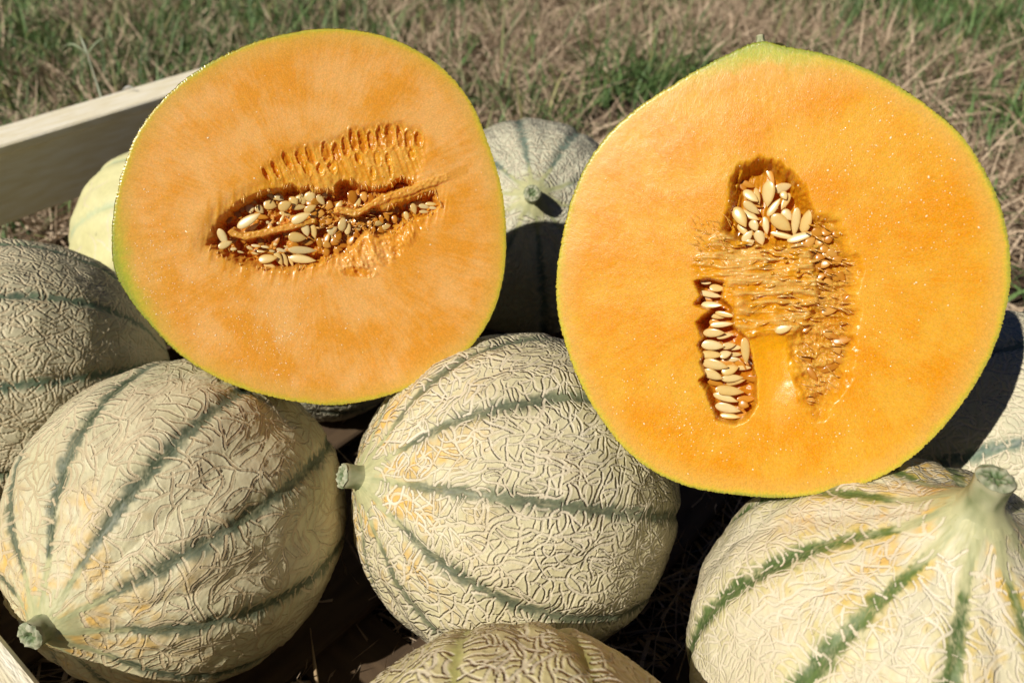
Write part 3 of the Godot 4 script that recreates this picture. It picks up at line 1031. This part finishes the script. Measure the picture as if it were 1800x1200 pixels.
	for i in 46:      # seeds deeper in the pocket, the column and the right-hand pulp
		var which := i % 3
		var poly: PackedVector2Array = [column_r, right_r, pocket_r][which]
		var p := random_in(poly, rng)
		put_seed(t, Vector3(p.x, p.y, [-6.3, -2.8, -7.5][which]) * 0.001, rng.randf_range(4.0, 6.5) * 0.001, rng.randf_range(2.0, 3.0) * 0.001, rng.randf_range(-0.4, 0.4) + (0.0 if which == 0 else rng.randf_range(-1.0, 1.0)), ambers[rng.randi() % 3], rng)
	var list := []
	for i in 120:
		var p := random_in(mass_r, rng)
		var l := rng.randf_range(1.4, 5.5)
		var a := rng.randf_range(-0.35, 0.62)
		var d := Vector3(cos(a), sin(a), rng.randf_range(-0.12, 0.12)) * l
		var z := rng.randf_range(-0.9, 0.1)
		var col := Color(0.66, 0.29, 0.012).lerp(Color(0.66, 0.40, 0.13), pow(rng.randf(), 1.8))
		list.append([(Vector3(p.x, p.y, z) - d / 2) * 0.001, (Vector3(p.x, p.y, z) + d / 2) * 0.001, Vector3(0, rng.randf_range(-0.6, 0.6), 0.4) * 0.001, rng.randf_range(0.3, 0.8) * 0.001, col])
	for i in 80:
		var p := random_in(right_r, rng)
		var l := rng.randf_range(1.6, 5.0)
		var a := rng.randf_range(-0.75, 0.25)
		var d := Vector3(cos(a), sin(a), rng.randf_range(-0.1, 0.35)) * l
		var z := rng.randf_range(-2.6, -0.6)
		var col := Color(0.56, 0.24, 0.015).lerp(Color(0.64, 0.36, 0.09), rng.randf())
		list.append([(Vector3(p.x, p.y, z) - d / 2) * 0.001, (Vector3(p.x, p.y, z) + d / 2) * 0.001, Vector3(0, rng.randf_range(-0.4, 0.4), 0.3) * 0.001, rng.randf_range(0.14, 0.36) * 0.001, col])
	for i in 60:      # loose hairs at the upper left of the pulp
		var p: Vector2 = to_r * Vector2(rng.randf_range(180, 340), rng.randf_range(290, 500))
		var a := rng.randf_range(2.2, 3.3)
		var d := Vector3(cos(a), sin(a), 0.05) * rng.randf_range(2.0, 5.0)
		list.append([Vector3(p.x, p.y, -0.2) * 0.001, (Vector3(p.x, p.y, 0.0) + d) * 0.001, Vector3(0, 0, 0.3) * 0.001, rng.randf_range(0.10, 0.25) * 0.001, Color(0.62, 0.31, 0.04)])
	tag(obj("pulp_fibres", strands_mesh(list), pulp, t), "", "", "", "stuff")
	droplets(t, radii_r, 620, 61, [[Vector2(18, 40), Vector2(22, 13), 100.0], [Vector2(30, 5), Vector2(16, 26), 100.0], [Vector2(-12, -52), Vector2(26, 9), 100.0], [Vector2(0, 0), Vector2(45, 45), 100.0]], [pocket_r, column_r, right_r, channel_r], juice)

	# ---- the left half
	sketch_left()
	var radii_l := [74.1, 73.6, 73.8, 75.2, 75.8, 75.2, 73.8, 71.8, 69.8, 67.7, 66.5, 65.8, 65.7, 66.2, 67.0, 67.8, 68.2, 69.4, 71.2, 73.0, 72.0, 70.7, 70.4, 69.8, 69.3, 69.2, 69.9, 71.5, 72.5, 73.9, 75.6, 77.4, 78.3, 77.9, 76.5, 74.9]
	var nl := Vector3(0.1485, 0.485, 0.8618).normalized()
	var xl := Vector3(0.9855, 0, -0.1698).normalized()
	t = thing("melon_half", "left cut melon half, paler orange flesh, slanting hollow of seeds", "melon half", Transform3D(Basis(xl, nl.cross(xl), nl), Vector3(-0.0761, 0.1906, -0.2867)), "cut melon halves leaning on the whole melons")
	obj("rind", dome_mesh(radii_l, 64.0, 3.34, 2), skin, t)
	obj("flesh", face_mesh(radii_l, 400, 3.34, Color(0.80, 0.44, 0.135), Color(0.74, 0.325, 0.035), 1), flesh_material(52), t)
	rng.seed = 400
	for q in [[365, 738, 165, 70, -25, 2.5], [375, 790, 120, 36, -30, 5], [430, 665, 60, 55, 50, 5], [365, 660, 60, 70, 80, 6], [497, 632, 80, 80, 20, 5.5], [560, 585, 60, 55, 30, 5], [598, 640, 90, 72, -25, 4], [655, 610, 60, 80, -30, 5.5], [765, 585, 75, 85, 70, 4], [835, 603, 75, 48, 60, 3.6], [857, 560, 60, 40, 80, 5], [765, 660, 85, 50, -25, 2.8], [705, 720, 130, 66, -20, 2.2], [735, 800, 85, 60, 80, 3.4], [785, 810, 92, 50, 85, 4], [680, 850, 110, 72, 10, 2.6], [915, 805, 70, 55, -40, 3], [980, 760, 90, 60, -70, 2.6], [1015, 790, 80, 45, -75, 3.4], [485, 990, 115, 66, 0, 3], [555, 990, 95, 50, 70, 4], [595, 1000, 90, 40, 75, 4.6], [635, 1010, 70, 26, 75, 5], [500, 1040, 80, 40, 20, 3.6], [715, 935, 170, 56, 8, 2.4], [715, 995, 165, 60, 12, 2.6], [1460, 660, 70, 45, 80, 3], [1530, 645, 70, 36, 15, 2], [1575, 628, 70, 28, 8, 1.4], [1590, 655, 50, 24, 10, 1.5], [1530, 680, 60, 26, 5, 2], [1410, 710, 62, 40, 80, 3],
			[410, 905, 55, 22, 10, 3], [470, 912, 50, 20, 15, 3], [370, 920, 45, 20, 30, 3], [310, 945, 40, 16, 20, 3], [440, 942, 50, 18, 10, 3.6], [265, 925, 40, 24, 0, 2.6], [535, 895, 26, 24, 0, 2.8], [515, 940, 36, 18, 10, 3], [575, 935, 60, 26, 20, 3], [610, 915, 40, 14, 30, 3], [400, 955, 40, 16, 20, 4], [485, 750, 22, 22, 0, 4], [580, 720, 60, 20, -60, 4], [555, 755, 24, 20, 0, 4], [500, 765, 24, 16, 30, 4], [200, 850, 115, 60, 75, 1.8], [215, 895, 90, 50, -20, 1.6]]:
		var p: Vector2 = to_l * Vector2(q[0], q[1])
		put_seed(t, Vector3(p.x, p.y, -q[5]) * 0.001, q[2] * 0.062 * 0.001, q[3] * 0.053 * 0.001, deg_to_rad(q[4]), creams[rng.randi() % 3], rng, 0.3)
	for q in [[890, 640, 55, 70, 20], [830, 690, 60, 60, 0], [885, 735, 70, 60, -40], [750, 885, 66, 40, 0], [825, 890, 80, 40, 85], [875, 900, 60, 50, 30], [925, 880, 60, 60, 40], [870, 950, 60, 50, 80], [1070, 850, 75, 38, 80], [1120, 580, 70, 52, 80], [1045, 585, 95, 66, 85], [1240, 730, 60, 32, 75], [1275, 700, 90, 40, 80], [1200, 740, 60, 40, 70], [1330, 730, 60, 40, 75], [1240, 800, 50, 50, 60], [1280, 780, 52, 40, 60], [1185, 800, 42, 36, 80], [1390, 620, 70, 40, 80], [1340, 660, 80, 40, 75], [940, 940, 50, 44, 60], [1000, 960, 46, 30, 80], [1170, 585, 60, 40, 60], [1210, 560, 60, 34, 75], [1160, 760, 60, 34, 75], [1120, 780, 60, 34, 80], [1060, 760, 60, 40, 60]]:
		var p: Vector2 = to_l * Vector2(q[0], q[1])
		put_seed(t, Vector3(p.x, p.y, -rng.randf_range(3.2, 5.0)) * 0.001, q[2] * 0.0562 * 0.001, q[3] * 0.0562 * 0.001, deg_to_rad(q[4]), ambers[rng.randi() % 3], rng)
	for i in 90:
		var p := random_in(main_l, rng)
		put_seed(t, Vector3(p.x, p.y, -6.4 + rng.randf()) * 0.001, rng.randf_range(3.4, 6.2) * 0.001, rng.randf_range(1.8, 3.0) * 0.001, rng.randf_range(-1.6, 1.6), creams[3] if rng.randf() < 0.2 else ambers[rng.randi() % 3], rng)
	for i in 40:      # the clump in the middle, still wrapped in pulp
		var p: Vector2 = to_l * Vector2(rng.randf_range(760, 1330), rng.randf_range(610, 900))
		if not Geometry2D.is_point_in_polygon(p, main_l): continue
		put_seed(t, Vector3(p.x, p.y, -rng.randf_range(3.4, 5.4)) * 0.001, rng.randf_range(3.2, 4.6) * 0.001, rng.randf_range(1.9, 2.9) * 0.001, rng.randf_range(-1.7, 0.3), creams[3] if rng.randf() < 0.35 else ambers[rng.randi() % 3], rng, 0.5)
	list = []
	for i in 190:     # torn shreds round the rim of the hollow and over the middle clump
		var k := rng.randi() % main_l.size()
		var p := main_l[k].lerp(main_l[(k + 1) % main_l.size()], rng.randf())
		var a := rng.randf_range(-0.5, 0.5) + PI / 2 * (1 if p.y > -3.0 else -1)
		var z := rng.randf_range(-1.5, 0.2)
		if i % 3 == 0:
			p = to_l * Vector2(rng.randf_range(820, 1200), rng.randf_range(640, 800))
			a = rng.randf_range(-0.6, 0.9)
			z = rng.randf_range(-4.0, -2.0)
		var d := Vector3(cos(a), sin(a), rng.randf_range(-0.3, 0.2)) * rng.randf_range(1.2, 3.6)
		var col := Color(0.66, 0.28, 0.02).lerp(Color(0.70, 0.38, 0.10), rng.randf())
		list.append([Vector3(p.x, p.y, z) * 0.001 - d * 0.0005, Vector3(p.x, p.y, z) * 0.001 + d * 0.0005, Vector3(0.1, 0, 0.25) * 0.001, rng.randf_range(0.15, 0.42) * 0.001, col])
	tag(obj("pulp_fibres", strands_mesh(list), pulp, t), "", "", "", "stuff")
	droplets(t, radii_l, 620, 62, [[Vector2(-38, -38), Vector2(15, 13), 50.0], [Vector2(-58, -15), Vector2(6, 16), 50.0], [Vector2(-14, -44), Vector2(9, 11), 50.0], [Vector2(0, 0), Vector2(44, 44), 50.0]], [main_l], juice)


func build_grass() -> void:
	var rng := RandomNumberGenerator.new()
	rng.seed = 500
	var green := std(Color.WHITE, 0.55, true)
	green.backlight_enabled = true
	green.backlight = Color(0.5, 0.5, 0.5)
	var straw := std(Color.WHITE, 0.8, true)
	straw.backlight_enabled = true
	straw.backlight = Color(0.25, 0.25, 0.25)
	var patch := FastNoiseLite.new()
	patch.seed = 77
	patch.frequency = 3.2
	patch.fractal_octaves = 3
	# clumps that still are green: x, z, reach
	var clumps := [[-0.72, -0.92, 0.24], [-0.42, -1.05, 0.20], [-0.62, -0.75, 0.10], [0.16, -0.98, 0.07], [-0.05, -1.30, 0.10], [0.62, -1.15, 0.14], [0.80, -1.12, 0.24], [0.50, -1.35, 0.2], [0.95, -1.35, 0.2], [0.72, -0.85, 0.05], [0.02, -0.85, 0.05], [-1.1, -1.3, 0.3], [-0.3, -1.5, 0.2], [-0.25, -1.15, 0.12]]
	var shapes := [blade_mesh(1, 0.7), blade_mesh(2, 1.3), blade_mesh(3, 0.3), blade_mesh(4, 1.9)]
	var places := [[], [], [], []]
	var tints := [[], [], [], []]
	var tries := 0
	var want := 60000
	while want > 0 and tries < 400000:
		tries += 1
		var far := rng.randf() < 0.22
		var x := rng.randf_range(-3.0, 3.0) if far else rng.randf_range(-1.3, 1.3)
		var z := rng.randf_range(-5.0, 0.8) if far else rng.randf_range(-1.9, -0.35)
		if in_crate(x, z, 0.02): continue
		var d := 0.02 + 0.5 * patch.get_noise_2d(x, z)
		for q in clumps: d = maxf(d, 1.15 * exp(-(pow(x - q[0], 2) + pow(z - q[1], 2)) / (q[2] * q[2])) + 0.9 * patch.get_noise_2d(x * 2.5, z * 2.5) - 0.12)
		if far: d = maxf(d, 0.35 + patch.get_noise_2d(x, z))
		if rng.randf() > d: continue
		want -= 1
		var k := rng.randi() % 4
		var hgt := rng.randf_range(0.025, 0.085) * (1.2 if far else 1.0)
		var wid := rng.randf_range(0.0014, 0.0036)
		var b := Basis(Vector3.UP, rng.randf() * TAU) * Basis(Vector3.RIGHT, rng.randf_range(-0.1, 0.9))
		places[k].append(Transform3D(b.scaled_local(Vector3(wid, hgt, hgt)), Vector3(x, -0.001, z)))
		var c := Color(0.045, 0.10, 0.025).lerp(Color(0.18, 0.30, 0.10), rng.randf())
		if rng.randf() < 0.18: c = c.lerp(Color(0.34, 0.32, 0.13), rng.randf())
		tints[k].append(c)
	lawn("grass", "short green grass growing in clumps through the dry lawn behind the crate", "grass", shapes, places, tints, green)
	places = [[], [], [], []]
	tints = [[], [], [], []]
	for i in 380000:
		var far := i % 4 == 0
		var x := rng.randf_range(-3.0, 3.0) if far else rng.randf_range(-1.3, 1.3)
		var z := rng.randf_range(-5.0, 0.8) if far else rng.randf_range(-1.9, -0.2)
		if in_crate(x, z, 0.012) and rng.randf() < 0.6: continue
		var d := 0.48 + 1.3 * patch.get_noise_2d(x + 7.0, z + 3.0)
		d -= 0.5 * exp(-(pow(x + 1.0, 2) + pow(z + 1.35, 2)) / 0.12)
		if rng.randf() > d: continue
		var k := rng.randi() % 4
		var hgt := rng.randf_range(0.025, 0.09)
		var wid := rng.randf_range(0.0008, 0.0024)
		var flat := in_crate(x, z, 0.03)
		var lie := PI / 2 - rng.randf_range(-0.05, 1.3) * rng.randf() * (0.1 if flat else 1.0)
		var b := Basis(Vector3.UP, rng.randf() * TAU) * Basis(Vector3.RIGHT, lie) * Basis(Vector3.UP, rng.randf() * TAU)
		places[k].append(Transform3D(b.scaled_local(Vector3(wid, hgt, hgt * 0.7)), Vector3(x, rng.randf_range(0.0015, 0.0035 if flat else 0.014), z)))
		var c := Color(0.25, 0.175, 0.115).lerp(Color(0.70, 0.56, 0.41), pow(rng.randf(), 1.2))
		tints[k].append(c)
	lawn("dry_grass", "dry straw-coloured grass lying over the bare soil around the crate", "grass", shapes, places, tints, straw)
	# one tall pale stalk beside the crate, and a white thread of straw on its rim
	var pale := Color(0.46, 0.51, 0.38)
	var st := [[Vector3(-0.305, 0.0, -0.640), Vector3(-0.3466, 0.1276, -0.700), Vector3(-0.003, 0.002, 0.0), 0.0019, pale],
		[Vector3(-0.345, 0.124, -0.697), Vector3(-0.3545, 0.1375, -0.712), Vector3(0, 0, 0), 0.0009, pale],
		[Vector3(-0.345, 0.124, -0.697), Vector3(-0.366, 0.128, -0.702), Vector3(0, 0.005, 0), 0.0010, Color(0.36, 0.43, 0.27)],
		[Vector3(-0.345, 0.124, -0.697), Vector3(-0.329, 0.134, -0.71), Vector3(0, 0.003, 0), 0.0008, Color(0.36, 0.43, 0.27)]]
	tag(obj("grass_stalk", strands_mesh(st), std(Color.WHITE, 0.6, true)), "tall pale grass stalk standing just outside the crate wall at the upper left", "grass stalk")
	tag(obj("straw", strands_mesh([[Vector3(-0.2886, 0.1217, -0.62), Vector3(-0.2776, 0.1208, -0.62), Vector3(0, 0.003, 0), 0.0008, Color(0.55, 0.56, 0.55)]]), std(Color.WHITE, 0.6, true)), "short whitish straw lying on the rim of the crate wall", "straw")
	var lowers := []
	for i in 14:
		var p := Vector3(rng.randf_range(-0.085, -0.02), 0.014, rng.randf_range(-0.185, -0.13))
		var a := rng.randf() * TAU
		lowers.append([p, p + Vector3(cos(a), rng.randf_range(0.0, 0.35), sin(a)) * rng.randf_range(0.025, 0.06), Vector3(0, 0.004, 0), rng.randf_range(0.0006, 0.0013), Color(0.36, 0.26, 0.15)])
	tag(obj("straw_tuft", strands_mesh(lowers), std(Color.WHITE, 0.8, true)), "brown dry straw on the crate floor in the dark gap between the two front left melons", "straw", "", "stuff")
